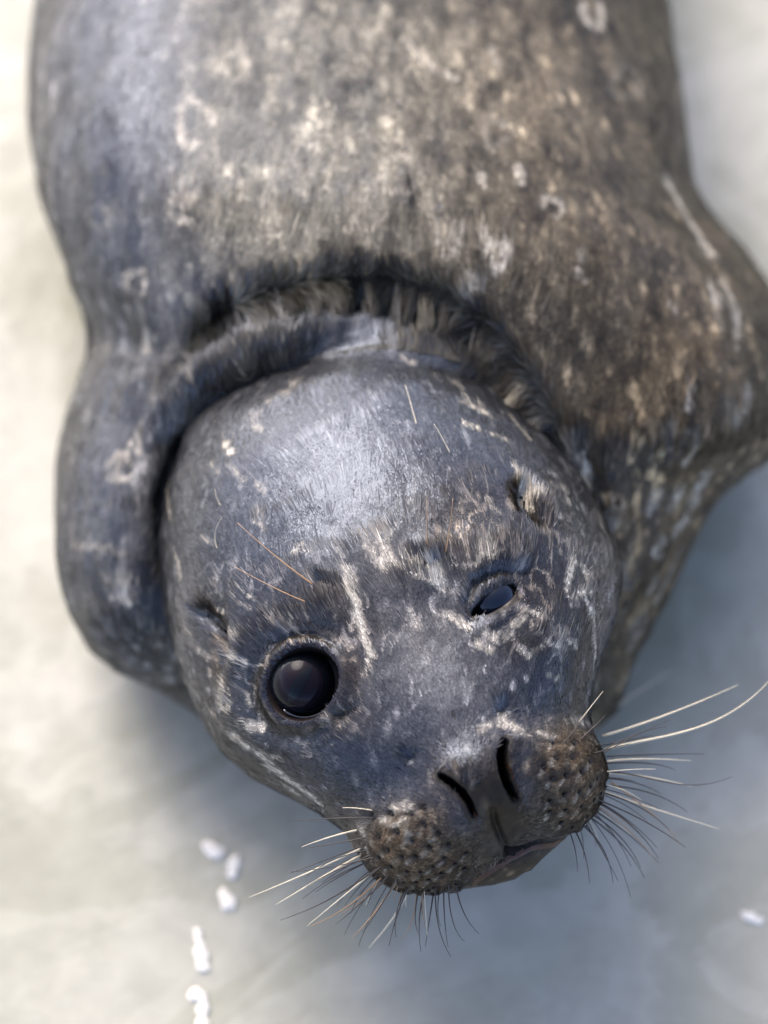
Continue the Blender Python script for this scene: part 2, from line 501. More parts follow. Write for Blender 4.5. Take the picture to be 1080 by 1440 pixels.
MARKS += [([(px_ - 5 + 1.5 * math.sin(px_), py_ + 5), (px_ - 8, py_ + 9)], 2.8, 0.44) for px_, py_ in PITS] + [
    # trunk
    ([(186, 628), (194, 636)], 7, .8), ([(163, 843), (184, 844)], 10, .85), ([(662, 412), (668, 426)], 8, .8), ([(678, 250), (680, 262)], 6, .7), ([(730, 240), (733, 256)], 7, .75),
    ([(592, 80), (612, 100), (640, 112)], 6, .6), ([(570, 60), (585, 75)], 5, .5), ([(690, 70), (700, 92)], 5, .5), ([(300, 85), (306, 100)], 6, .45), ([(335, 60), (345, 95)], 6, .45),
    ([(944, 255), (962, 290), (985, 325), (1003, 352)], 10, .95), ([(1000, 402), (1008, 440)], 6, .8), ([(1032, 405), (1038, 445), (1042, 490)], 7, .8), ([(1055, 560), (1050, 585)], 9, .75),
    ([(972, 550), (966, 578)], 5, .7), ([(945, 430), (950, 440)], 5, .6), ([(1022, 600), (1028, 618)], 8, .6), ([(815, 385), (820, 395)], 6, .6), ([(600, 30), (610, 40)], 5, .3),
    ([(990, 670), (968, 715)], 10, .8), ([(955, 690), (945, 712)], 8, .6), ([(962, 735), (948, 748)], 9, .85), ([(930, 765), (925, 780)], 7, .8), ([(905, 780), (900, 788)], 7, .55),
    ([(925, 690), (915, 720)], 7, .5), ([(872, 730), (866, 745)], 6, .7), ([(823, 660), (826, 684)], 8, .85), ([(800, 636), (812, 650)], 6, .6), ([(948, 610), (942, 632)], 6, .5),
    ([(970, 640), (962, 655)], 6, .5), ([(945, 800), (925, 850)], 7, .45), ([(900, 880), (890, 925)], 7, .5), ([(880, 800), (886, 830)], 5, .4), ([(925, 815), (915, 840)], 6, .5),
    ([(105, 770), (150, 772), (172, 782)], 6, .4), ([(200, 485), (203, 492)], 6, .5), ([(215, 560), (222, 570)], 7, .35), ([(235, 690), (240, 730)], 6, .35), ([(205, 895), (225, 910)], 8, .3),
    ([(420, 380), (430, 388)], 7, .4), ([(360, 350), (368, 358)], 6, .3), ([(520, 330), (530, 345)], 6, .3), ([(395, 240), (405, 250)], 6, .3),
    # crown and forehead
    ([(319, 626), (325, 636)], 6, 1.0), ([(380, 563), (398, 556)], 8, .55), ([(352, 600), (366, 606)], 6, .35), ([(410, 548), (440, 540)], 6, .2), ([(655, 568), (680, 580), (704, 590)], 5, .75),
    ([(655, 598), (672, 604)], 4.5, .6), ([(690, 612), (712, 620)], 4, .5), ([(566, 505), (580, 512)], 5, .3), ([(640, 540), (652, 548)], 5, .3), ([(728, 600), (745, 618)], 4, .4),
    ([(335, 668), (342, 674)], 5, .45), ([(362, 680), (374, 692)], 5, .3), ([(300, 655), (306, 664)], 5, .4), ([(285, 760), (300, 764)], 4, .4), ([(358, 735), (372, 745)], 5, .4),
    # face, left half
    ([(494, 822), (502, 850), (508, 880), (517, 905), (524, 925)], 6, .85), ([(503, 862), (507, 880)], 7.5, .8), ([(520, 930), (515, 950)], 6, .75), ([(487, 800), (500, 815)], 6, .5),
    ([(415, 778), (425, 768), (438, 776)], 5, .6), ([(515, 765), (530, 780), (540, 800)], 7, .55), ([(470, 770), (480, 782)], 4, .35), ([(325, 902), (342, 905)], 7, .9), ([(330, 934), (346, 933)], 5.5, .9),
    ([(290, 872), (304, 886), (312, 900)], 4.5, .7), ([(320, 968), (324, 985), (322, 1000)], 6, .8), ([(352, 1022), (366, 1024)], 7, .8), ([(330, 1036), (352, 1052), (372, 1062)], 6, .85),
    ([(372, 1064), (400, 1092), (430, 1112), (448, 1128)], 6, .9), ([(404, 1106), (420, 1116)], 5, .7), ([(418, 1045), (428, 1048)], 5, .5), ([(385, 1065), (396, 1070)], 4, .5), ([(476, 1024), (494, 1014), (512, 1000)], 4, .6),
    ([(476, 1030), (466, 1042)], 4, .4), ([(430, 1062), (434, 1064)], 4, .4), ([(345, 975), (348, 990)], 4, .4), ([(305, 858), (312, 862)], 4, .6), ([(338, 850), (352, 856)], 4, .5),
    ([(352, 838), (360, 842)], 4, .5), ([(300, 1005), (312, 1020)], 5, .5), ([(252, 790), (254, 812)], 5, .55), ([(262, 880), (270, 900)], 4, .5), ([(276, 918), (286, 926)], 5, .5),
    
    # face, right half
    ([(535, 765), (548, 785), (570, 803), (600, 812), (626, 830)], 5.5, .85), ([(540, 770), (552, 792)], 7, .6), ([(606, 802), (622, 814), (630, 832)], 6, .75), ([(628, 862), (645, 872), (660, 884)], 6, .75),
    ([(555, 740), (545, 760)], 5, .3), ([(575, 860), (590, 880)], 5, .3), ([(685, 892), (700, 902), (716, 897)], 6, .6), ([(728, 910), (742, 922)], 5, .6), ([(722, 880), (732, 875)], 5, .5),
    ([(675, 905), (690, 915)], 6, .5), ([(735, 858), (752, 866), (770, 872)], 5, .65), ([(768, 905), (785, 912)], 5, .6), ([(780, 895), (796, 900), (806, 912)], 4, .6), ([(760, 912), (748, 918)], 4, .4),
    ([(800, 852), (812, 850)], 4, .5), ([(822, 842), (832, 865), (835, 900), (834, 950), (838, 985)], 3.8, .85), ([(735, 690), (742, 704), (754, 714)], 5, .85), ([(728, 676), (736, 690)], 6, .85),
    ([(780, 700), (794, 708)], 6, .6), ([(775, 722), (782, 730)], 5, .5), ([(765, 750), (776, 756)], 5, .4), ([(690, 712), (700, 722)], 4, .3), ([(672, 788), (684, 778), (692, 792)], 5, .5),
    ([(735, 770), (742, 782)], 4, .4), ([(655, 800), (668, 796)], 4, .4), ([(862, 850), (866, 870)], 5, .6), ([(842, 735), (848, 748)], 5, .4), ([(772, 950), (782, 956)], 5, .4),
    ([(700, 1018), (716, 1022), (726, 1030)], 7, .7), ([(756, 1032), (772, 1040)], 5, .6), ([(808, 1012), (824, 1018), (838, 1030)], 7, .75), ([(845, 1040), (850, 1060)], 5, .7),
    ([(820, 1040), (832, 1050)], 4, .5), ([(690, 1020), (675, 1030)], 5, .4),
    # whisker pad, left
    ([(556, 1136), (572, 1132), (584, 1136)], 6, .8), ([(545, 1152), (560, 1154), (576, 1150)], 5, .75), ([(578, 1160), (584, 1172)], 5, .6), ([(510, 1160), (520, 1170)], 5, .6), ([(524, 1188), (532, 1200)], 4, .6),
]
BROWNS = [((655, 745), (85, 55), .6), ((450, 880), (85, 50), .5), ((605, 900), (70, 60), .3), ((780, 845), (60, 75), .65), ((330, 900), (50, 70), .35), ((925, 780), (80, 130), .6), ((560, 790), (60, 50), .35), ((748, 910), (32, 16), .75), ((468, 1010), (40, 24), .7), ((495, 940), (26, 40), .6), ((405, 1010), (40, 20), .4), ((302, 925), (14, 28), .8), ((782, 742), (24, 22), .6), ((760, 720), (20, 22), .5),
          ((705, 1130), (60, 55), .9), ((600, 1195), (70, 50), 1.0), ((790, 1095), (60, 65), 1.0), ((640, 1100), (35, 28), .6), ((965, 640), (50, 60), .45), ((1010, 560), (60, 70), .3), ((930, 720), (60, 80), .35),
          ((610, 800), (26, 18), .5), ((466, 838), (22, 16), .5), ((680, 1210), (60, 30), .7), ((425, 905), (40, 12), .5), ((735, 1228), (70, 26), 1.0), ((428, 962), (66, 66), .55)]
DARKS = [((688, 1118), (48, 48), .75), ((180, 150), (55, 130), .7), ((190, 300), (45, 80), .6), ((560, 960), (60, 40), .25), ((780, 960), (40, 30), .55), ((380, 1000), (60, 70), .35), ((520, 1075), (60, 45), .65), ((690, 770), (70, 55), .4),
         ((880, 340), (80, 60), .3), ((830, 480), (150, 110), .35), ((170, 760), (70, 130), .55), ((500, 690), (190, 120), .35), ((330, 720), (80, 140), .45), ((720, 460), (60, 40), .3), ((600, 560), (160, 60), .35)]
PALES = [((590, 900), (70, 70), .35), ((655, 960), (60, 50), .25), ((540, 800), (60, 60), .3), ((640, 850), (50, 40), .25), ((500, 240), (160, 140), .42), ((560, 120), (170, 120), .4), ((440, 100), (120, 90), .35), ((440, 345), (190, 42), .55), ((570, 850), (60, 60), .22), ((640, 950), (60, 40), .12), ((545, 740), (60, 40), .18),  # wide flat blob just above the neck fold: soft sheen put into the colour
         ((268, 830), (14, 120), .35), ((850, 880), (14, 80), .25), ((700, 330), (130, 60), .15), ((80, 200), (30, 160), .3)]  # strips on left head rim and left flank: sheen painted into the coat

def densify(pts, step=6.0):
    out = [pts[0]]
    for p, q in zip(pts[:-1], pts[1:]):
        n = max(1, int(math.hypot(q[0] - p[0], q[1] - p[1]) / step))
        for i in range(1, n + 1):
            out.append((p[0] + (q[0] - p[0]) * i / n, p[1] + (q[1] - p[1]) * i / n))
    return out

# every mark is laid on the skin first; distances are then measured along the body in 3-D
M_P, M_R, M_S = [], [], []
for pts, r, s in MARKS:
    for p in densify(pts):
        M_P.append(p); M_R.append(r); M_S.append(s)
M_P = np.array(M_P, float)
mw = top_w(M_P)
okm = ~np.isnan(mw)
M_P, M_R, M_S = np.column_stack([M_P, mw])[okm], np.array(M_R)[okm], np.array(M_S)[okm]

def blob_sum(Pd, lst):
    z = np.zeros(len(Pd))
    for c, r, s in lst:
        w0 = top_w([c])[0]
        dw = 0 if np.isnan(w0) else (Pd[:, 2] - w0) / (2.2 * max(r))
        z = np.maximum(z, s * np.exp(-0.5 * (((Pd[:, 0] - c[0]) / r[0]) ** 2 + ((Pd[:, 1] - c[1]) / r[1]) ** 2 + dw ** 2)))
    return z

def coat(Pd, headmask):
    """albedo (linear) at design positions on the skin"""
    n = len(Pd)
    warp = np.stack([fbm(Pd / 14.0, 31 + k, 2) - 0.5 for k in range(3)], -1)
    Pw = Pd + warp * 9
    mark = np.zeros(n)
    CH = 20000
    order = np.argsort(Pd[:, 1])
    for i in range(0, n, CH):
        ix = order[i:i + CH]
        y0, y1 = Pd[ix, 1].min() - 40, Pd[ix, 1].max() + 40
        sel = (M_P[:, 1] > y0) & (M_P[:, 1] < y1)
        if not sel.any():
            continue
        mp, mr, ms = M_P[sel], M_R[sel], M_S[sel]
        q = Pw[ix]
        best = np.zeros(len(ix))
        for k in range(len(mp)):
            dx = q[:, 0] - mp[k, 0]
            m = np.abs(dx) < 24
            if not m.any():
                continue
            qq = q[m]
            d = np.sqrt((qq[:, 0] - mp[k, 0]) ** 2 + (qq[:, 1] - mp[k, 1]) ** 2 + (0.7 * (qq[:, 2] - mp[k, 2])) ** 2)
            best[m] = np.maximum(best[m], ms[k] * sstep(1.7 * mr[k], 0.2 * mr[k], d))
        mark[ix] = best
    # base greys
    big = fbm(Pd / 120.0, 5, 3)
    mid = fbm(Pd / np.array([20., 44., 26.]), 6, 3)
    fine = fbm(Pd / np.array([5., 9., 6.]), 7, 2)
    body = 1 - headmask
    lum = 0.024 + 0.024 * body + 0.03 * body * (big - 0.5)
    pale = blob_sum(Pd, PALES)
    dark = blob_sum(Pd, DARKS)
    brown = blob_sum(Pd, BROWNS)
    lum = lum + 0.125 * pale * (0.2 + 1.6 * mid)
    lum = lum * (1 - 0.5 * dark)
    # mottling: many small soft flecks on the trunk, sparser on the head
    d1, id1 = worley(Pw / np.array([20., 46., 26.]), 11)
    fl = sstep(0.5, 0.12, d1) * sstep(0.35, 0.75, id1)
    d2, id2 = worley((Pd + warp * 3) / np.array([12., 26., 15.]), 21)
    fl2 = sstep(0.5, 0.1, d2) * sstep(0.55, 0.95, id2)
    facez = np.exp(-0.5 * (((Pd[:, 0] - 400) / 120) ** 2 + ((Pd[:, 1] - 930) / 110) ** 2)) + np.exp(-0.5 * (((Pd[:, 0] - 720) / 110) ** 2 + ((Pd[:, 1] - 830) / 110) ** 2))
    sp = body * (0.35 + 0.65 * sstep(0.35, 0.62, big)) * (1 - 0.75 * dark)
    lum = lum + sp * (0.17 * fl + 0.08 * fl2)
    lum = lum + (1 - body) * 0.15 * fl2 * sstep(0.35, 0.55, big) * (0.4 + 1.3 * facez) + (1 - body) * 0.10 * fl * sstep(0.4, 0.65, mid) * (0.4 + facez)
    er_ = np.exp(-0.5 * (((Pd[:, 0] - 697) / 34) ** 2 + ((Pd[:, 1] - 845) / 30) ** 2))
    wz = np.clip(1 - 1.2 * er_, 0, 1) * np.clip(facez + 0.6 * np.exp(-0.5 * (((Pd[:, 0] - 580) / 80) ** 2 + ((Pd[:, 1] - 860) / 90) ** 2)), 0, 1) * (1 - body)
    rz = np.exp(-0.5 * (((Pd[:, 0] - 940) / 80) ** 2 + ((Pd[:, 1] - 740) / 130) ** 2)) * body
    ridge = 1 - np.abs(2 * fbm((Pd + warp * 10) / np.array([26., 34., 30.]), 55, 2) - 1)
    web = sstep(0.90, 0.985, ridge) * sstep(0.38, 0.6, fbm(Pd / 45.0, 56, 2))
    lum = lum + 0.19 * web * wz * (0.3 + 1.0 * fbm(Pd / np.array([5., 14., 8.]), 78, 2)) + rz * (0.22 * fl + 0.16 * fl2)
    lum = lum * np.clip(0.62 + 0.76 * mid + 1.2 * body * (mid - 0.5), 0.2, 2) * (0.72 + 0.56 * fine + body * 0.3 * (0.5 - fine))
    ol = body * (0.25 + 0.75 * sstep(150, 330, Pd[:, 0]))
    tint = np.stack([1.0 + 0.12 * ol, np.full(n, 1.0), 1.0 - 0.26 * ol], -1)
    warm = np.clip(brown + 0.55 * body * sstep(450, 900, Pd[:, 0]), 0, 1)
    tint = tint * (1 - warm[:, None]) + warm[:, None] * np.array([1.42, 1.0, 0.52])
    pad = np.maximum(np.exp(-0.5 * (((Pd[:, 0] - 592) / 52) ** 2 + ((Pd[:, 1] - 1192) / 42) ** 2)), np.exp(-0.5 * (((Pd[:, 0] - 797) / 38) ** 2 + ((Pd[:, 1] - 1098) / 50) ** 2))) * headmask
    lum = lum + pad * (0.04 + 0.08 * sstep(0.52, 0.66, fbm(Pd / 7.0, 61, 2)))
    tint = tint * (1 - 0.85 * pad[:, None]) + 0.85 * pad[:, None] * np.array([1.45, 0.98, 0.58])
    c = lum[:, None] * tint
    palec = lin(226, 214, 192)
    mark = np.clip(mark * (0.35 + 0.9 * sstep(0.25, 0.6, fbm(Pd / np.array([7., 15., 9.]), 77, 2))), 0, 1)
    mark = mark * (1 - 0.2 * body) * (1 - 0.5 * er_)
    c = c * (1 - mark[:, None]) + palec * 0.62 * (0.75 + 0.5 * fine[:, None]) * mark[:, None]
    nst = np.maximum(sstep(7, 4.5, seg_dist(Pd[:, 0], Pd[:, 1], NOSTRIL_L)[0]), sstep(8.5, 6, seg_dist(Pd[:, 0], Pd[:, 1], NOSTRIL_R)[0])) * headmask
    c = c * (1 - nst[:, None]) + 0.004 * nst[:, None]
    # dark wet rims of the eyes
    rim = np.maximum(sstep(62, 54, eye_l_r(Pd[:, 0], Pd[:, 1])), sstep(-5, -1, eye_r_open(Pd[:, 0], Pd[:, 1])[0])) * headmask
    c = c * (1 - rim[:, None]) + lin(26, 20, 18) * rim[:, None]
    # whisker pits, bare dark skin
    pit = np.zeros(n)
    for p in PITS:
        pit = np.maximum(pit, np.exp(-0.5 * (((Pd[:, 0] - p[0]) / 4.8) ** 2 + ((Pd[:, 1] - p[1]) / 4.2) ** 2)))
    pit *= headmask
    c = c * (1 - 0.93 * pit[:, None]) + lin(24, 18, 14) * 0.93 * pit[:, None]
    return np.clip(c, 0.004, 0.85)

headmask_v = np.maximum(sstep(6, -2, dH - dB), sstep(380, 520, VP[:, 0]) * sstep(10, 2, tube(*VP.T, ROLL)) * (VP[:, 1] < 640))
ccol = coat(VP, headmask_v)
at = me.attributes.new('coat', 'FLOAT_COLOR', 'POINT')
at.data.foreach_set('color', np.column_stack([ccol, np.ones(len(ccol))]).astype(np.float32).ravel())

# ------------------------------------------------------------------ materials
def new_mat(name):
    m = bpy.data.materials.new(name)
    m.use_nodes = True
    return m, m.node_tree, m.node_tree.nodes['Principled BSDF']

def plain(name, col, rough=0.5, spec=0.5, coat_w=0.0, noise=0.0, scale=300.0):
    m, nt, b = new_mat(name)
    b.inputs['Base Color'].default_value = (*col, 1)
    b.inputs['Roughness'].default_value = rough
    b.inputs['Specular IOR Level'].default_value = spec
    b.inputs['Coat Weight'].default_value = coat_w
    b.inputs['Coat Roughness'].default_value = 0.12
    if noise > 0:
        tc = nt.nodes.new('ShaderNodeTexCoord')
        nz = nt.nodes.new('ShaderNodeTexNoise')
        nz.inputs['Scale'].default_value = scale
        nz.inputs['Detail'].default_value = 5
        rmp = nt.nodes.new('ShaderNodeMapRange')
        rmp.inputs['To Min'].default_value = 1 - noise
        rmp.inputs['To Max'].default_value = 1 + noise
        mx = nt.nodes.new('ShaderNodeVectorMath')
        mx.operation = 'SCALE'
        mx.inputs[0].default_value = col
        nt.links.new(tc.outputs['Object'], nz.inputs['Vector'])
        nt.links.new(nz.outputs['Fac'], rmp.inputs['Value'])
        nt.links.new(rmp.outputs['Result'], mx.inputs['Scale'])
        nt.links.new(mx.outputs['Vector'], b.inputs['Base Color'])
        bp = nt.nodes.new('ShaderNodeBump')
        bp.inputs['Strength'].default_value = 0.35
        bp.inputs['Distance'].default_value = 0.0006
        nt.links.new(nz.outputs['Fac'], bp.inputs['Height'])
        nt.links.new(bp.outputs['Normal'], b.inputs['Normal'])
    return m

m_skin, nt, b = new_mat('seal_skin')
atn = nt.nodes.new('ShaderNodeAttribute')
atn.attribute_name = 'coat'
nt.links.new(atn.outputs['Color'], b.inputs['Base Color'])
b.inputs['Roughness'].default_value = 0.5
b.inputs['Specular IOR Level'].default_value = 0.12
b.inputs['Specular Tint'].default_value = (0.80, 0.88, 1.0, 1)

m_fur = bpy.data.materials.new('seal_fur')
m_fur.use_nodes = True
nt = m_fur.node_tree
nt.nodes.remove(nt.nodes['Principled BSDF'])
pb = nt.nodes.new('ShaderNodeBsdfPrincipled')
pb.inputs['Roughness'].default_value = 0.31
pb.inputs['Specular IOR Level'].default_value = 0.55
pb.inputs['Specular Tint'].default_value = (0.70, 0.80, 1.0, 1)
gl = nt.nodes.new('ShaderNodeAttribute')
gl.attribute_name = 'gloss'
gm_ = nt.nodes.new('ShaderNodeMath'); gm_.operation = 'MULTIPLY'; gm_.inputs[1].default_value = 0.58
nt.links.new(gl.outputs['Fac'], gm_.inputs[0])
nt.links.new(gm_.outputs[0], pb.inputs['Specular IOR Level'])
atn = nt.nodes.new('ShaderNodeAttribute')
atn.attribute_name = 'coat'
att = nt.nodes.new('ShaderNodeAttribute')
att.attribute_name = 'tip'
hi = nt.nodes.new('ShaderNodeAttribute')
hi.attribute_name = 'along'
pw = nt.nodes.new('ShaderNodeMath'); pw.operation = 'POWER'; pw.inputs[1].default_value = 2.0
mu = nt.nodes.new('ShaderNodeMath'); mu.operation = 'MULTIPLY'
tm = nt.nodes.new('ShaderNodeMix'); tm.data_type = 'RGBA'
tm.inputs['B'].default_value = (*lin(196, 186, 166), 1)
nt.links.new(hi.outputs['Fac'], pw.inputs[0])
nt.links.new(pw.outputs[0], mu.inputs[0])
nt.links.new(att.outputs['Fac'], mu.inputs[1])
nt.links.new(mu.outputs[0], tm.inputs['Factor'])
nt.links.new(atn.outputs['Color'], tm.inputs['A'])
nt.links.new(tm.outputs['Result'], pb.inputs['Base Color'])
nt.links.new(pb.outputs['BSDF'], nt.nodes['Material Output'].inputs['Surface'])

m_nose = plain('nose_leather', tuple(lin(52, 28, 12)), 0.55, 0.12, 0.0, 0.4, 1100)
m_hole = plain('dark_skin', (0.006, 0.004, 0.004), 0.5, 0.3)
m_lid = plain('wet_eyelid', tuple(lin(20, 15, 14)), 0.35, 0.2, 0.0, 0.3, 700)
m_lip = plain('lip_skin', tuple(lin(70, 46, 34)), 0.5, 0.3, 0.1, 0.35, 700)
m_eye = plain('eyeball', (0.004, 0.005, 0.007), 0.05, 0.16)
m_iris = plain('iris', (0.008, 0.006, 0.009), 0.08, 0.08)
m_iris_sky = plain('sky_tinted_iris', (0.004, 0.007, 0.016), 0.05, 0.5)  # the sky's blue reflection is put into this eye's base colour
m_third = plain('pink_grey_membrane', tuple(lin(150, 135, 140)), 0.25, 0.5, 0.6, 0.3, 600)
m_wpale = plain('pale_whisker', tuple(lin(206, 192, 162)), 0.4, 0.5)
m_wtan = plain('tan_whisker', tuple(lin(150, 118, 82)), 0.35, 0.5)
m_wdark = plain('dark_whisker', tuple(lin(52, 42, 34)), 0.35, 0.5)

# ------------------------------------------------------------------ the seal: an Empty and its parts
seal = bpy.data.objects.new('seal', None)
COL.objects.link(seal)
seal['label'] = 'dark grey seal with pale rings on wet ground, one eye half shut'
seal['category'] = 'seal'

def part(name, mesh, mat, parent=None, label=None):
    o = bpy.data.objects.new(name, mesh)
    COL.objects.link(o)
    o.parent = parent or seal
    if mat is not None and hasattr(mesh, 'materials'):
        mesh.materials.append(mat)
    if label:
        o['label'] = label
    return o

body = part('body', me, m_skin)

tri = None
me.calc_loop_triangles()
T = np.zeros(len(me.loop_triangles) * 3, np.int32)
me.loop_triangles.foreach_get('vertices', T)
T = T.reshape(-1, 3)
WN = np.zeros(len(me.vertices) * 3, np.float32)
me.vertices.foreach_get('normal', WN)
WN = WN.reshape(-1, 3).astype(float)

def shell(name, weight, mat, lift=1.6, parent=None, label=None):
    """a thin skin of its own lying on the body where weight > 0; its rim dives under the body"""
    use = (weight > 0) & front
    f = use[T].all(axis=1)
    ids = np.unique(T[f])
    if len(ids) == 0:
        return None
    remap = np.full(len(VP), -1)
    remap[ids] = np.arange(len(ids))
    off = (-1.2 + (lift + 1.2) * sstep(0, 0.35, weight[ids])) * S
    co = WPOS[ids] + WN[ids] * off[:, None]
    m = bpy.data.meshes.new(name)
    m.from_pydata(co.tolist(), [], remap[T[f]].tolist())
    m.shade_smooth()
    return part(name, m, mat, parent, label)

def inside_poly(x, y, poly):
    """signed distance, positive inside"""
    d, _ = seg_dist(x, y, list(poly) + [poly[0]])
    c = np.zeros(np.shape(x), bool)
    n = len(poly)
    for i in range(n):
        (x0, y0), (x1, y1) = poly[i], poly[(i + 1) % n]
        if y0 == y1:
            continue
        cr = ((y0 > y) != (y1 > y)) & (x < (x1 - x0) * (y - y0) / (y1 - y0) + x0)
        c ^= cr
    return np.where(c, d, -d)

NOSE_POLY = [(640, 1100), (672, 1088), (692, 1062), (702, 1058), (716, 1085), (726, 1120), (742, 1145), (748, 1170), (735, 1186), (712, 1198), (690, 1214), (668, 1224), (660, 1200), (664, 1170), (668, 1148), (656, 1122)]
LIP_POLY = [(652, 1258), (670, 1242), (692, 1227), (718, 1206), (746, 1194), (774, 1189), (798, 1178), (800, 1186), (770, 1206), (735, 1230), (700, 1252), (660, 1262)]
nose_w = inside_poly(VP[:, 0], VP[:, 1], NOSE_POLY) / 14.0
lip_w = inside_poly(VP[:, 0], VP[:, 1], LIP_POLY) / 14.0 + 0.1
dl, _ = seg_dist(VP[:, 0], VP[:, 1], NOSTRIL_L)
dr, _ = seg_dist(VP[:, 0], VP[:, 1], NOSTRIL_R)
eL, eR = eye_l_r(VP[:, 0], VP[:, 1]), eye_r_open(VP[:, 0], VP[:, 1])[0]
d_el, _ = seg_dist(VP[:, 0], VP[:, 1], EAR_L)
d_er, _ = seg_dist(VP[:, 0], VP[:, 1], EAR_R)
nose = shell('nose', nose_w, m_nose)
shell('nostril', (5.4 - dl) / 5.4 * 0.5, m_hole, 2.6, nose)
shell('nostril', (6.6 - dr) / 6.6 * 0.5, m_hole, 2.6, nose)
shell('lower_lip', lip_w, m_lip, 0.8)
shell('ear_opening', (6.0 - d_el) / 6.0 * 0.6, m_hole, 1.4)
shell('ear_opening', (6.5 - d_er) / 6.5 * 0.6, m_hole, 1.4)

def uv_ball(rad, nu=40, nv=24):
    v, f = [], []
    for j in range(nv + 1):
        th = math.pi * j / nv
        for i in range(nu):
            ph = 2 * math.pi * i / nu
            # the cornea bulges a little beyond the globe
            k = 1 + 0.045 * max(0, math.cos(th)) ** 6
            v.append((rad * k * math.sin(th) * math.cos(ph), rad * k * math.sin(th) * math.sin(ph), rad * k * math.cos(th)))
    for j in range(nv):
        for i in range(nu):
            f.append((j * nu + i, j * nu + (i + 1) % nu, (j + 1) * nu + (i + 1) % nu, (j + 1) * nu + i))
    return v, f

def normal_at(x, y):
    p = surf(x, y)
    q = to_world(np.array([p, surf(x + 12, y), surf(x - 12, y), surf(x, y + 12), surf(x, y - 12)]))
    n = np.cross(q[1] - q[2], q[4] - q[3])
    return q[0], n / np.linalg.norm(n)

def eye(c, rad, sink, label):
    p, n = normal_at(*c)
    v, f = uv_ball(rad * S)
    m = bpy.data.meshes.new('eye')
    m.from_pydata(v, [], f)
    m.shade_smooth()
    o = part('eye', m, m_eye, None, label)
    o.location = p - AX_B * sink * S
    z_ = n * 0.3 + AX_B * 0.7
    z_ /= np.linalg.norm(z_)
    x_ = AX_R - z_ * (AX_R @ z_)
    x_ /= np.linalg.norm(x_)
    o.rotation_euler = Matrix(np.column_stack([x_, np.cross(z_, x_), z_]).tolist()).to_euler()
    return o

def cap(name, o, rad, half_u, half_v, deg, mat, lift):
    """a curved leaf- or disc-shaped patch lying on the eyeball, facing the way the eye looks"""
    v, f = [], []
    nr, na = 8, 40
    t = math.radians(deg)
    for j in range(nr + 1):
        for i in range(na):
            ph = 2 * math.pi * i / na
            u_, v_ = half_u * math.cos(ph) * j / nr, half_v * math.sin(ph) * abs(math.sin(ph)) ** (0.0 if half_u == half_v else 0.5) * j / nr
            X_, Y_ = u_ * math.cos(t) - v_ * math.sin(t), u_ * math.sin(t) + v_ * math.cos(t)
            Z_ = math.sqrt(max(rad * rad - X_ * X_ - Y_ * Y_, 1))
            th = math.atan2(math.hypot(X_, Y_), Z_)
            k = (1 + 0.045 * max(0, math.cos(th)) ** 6) * (rad + lift) / rad
            v.append((X_ * k * S, Y_ * k * S, Z_ * k * S))
    for j in range(nr):
        for i in range(na):
            f.append((j * na + i, (j + 1) * na + i, (j + 1) * na + (i + 1) % na, j * na + (i + 1) % na))
    m = bpy.data.meshes.new(name)
    m.from_pydata(v, [], f)
    m.shade_smooth()
    return part(name, m, mat, o)

eye_l = eye(EYE_L, 50, 45, 'wide open round dark eye')
eye_r = eye(EYE_R, 40, 40, 'narrowed eye squinting almost shut')
cap('iris', eye_l, 50, 32, 32, 0, m_iris, 0.5)
cap('pupil', eye_l, 50, 31, 8, 58, m_eye, 1.0)
cap('iris', eye_r, 40, 24, 24, 0, m_iris_sky, 0.5)
shell('eyelid', 1 - np.abs(eL - 48) / 8.0, m_lid, 1.5)
shell('eyelid', np.where(np.abs(eR + 1) < 6, 1 - np.abs(eR + 1) / 6.0, -1), m_lid, 1.5)
oR, uR, vR = eye_r_open(VP[:, 0], VP[:, 1])
shell('third_eyelid', np.minimum(np.minimum((9.5 - np.abs(vR - 14)) / 9, (34 - np.abs(uR - 6)) / 20), 1), m_third, 2.2)

# ------------------------------------------------------------------ dark follicles of the whisker pads
fb = bmesh.new()
bmesh.ops.create_icosphere(fb, subdivisions=1, radius=1.0)
fmesh = bpy.data.meshes.new('whisker_follicle')
fb.to_mesh(fmesh); fb.free()
fmesh.shade_smooth()
fmesh.materials.append(m_hole)
rf = random.Random(4)
for p in PITS:
    q, n_ = normal_at(*p)
    fo = bpy.data.objects.new('whisker_follicle', fmesh)
    COL.objects.link(fo)
    fo.parent = seal
    z_ = Vector(n_)
    fo.location = Vector(q) + z_ * (float(relief(np.array([p[0]]), np.array([p[1]]))[0]) + 1.2) * S
    fo.rotation_euler = z_.to_track_quat('Z', 'Y').to_euler()
    k_ = rf.uniform(0.75, 1.15)
    fo.scale = (3.9 * k_ * S, 2.6 * k_ * S, 1.5 * S)

# ------------------------------------------------------------------ whiskers, each its own tapered hair
def bez(pts, n):
    pts = np.array(pts, float)
    t = np.linspace(0, 1, n)
    out = np.zeros((n, 3))
    k = len(pts) - 1
    for i, p in enumerate(pts):
        out += (math.comb(k, i) * (1 - t) ** (k - i) * t ** i)[:, None] * p
    return out

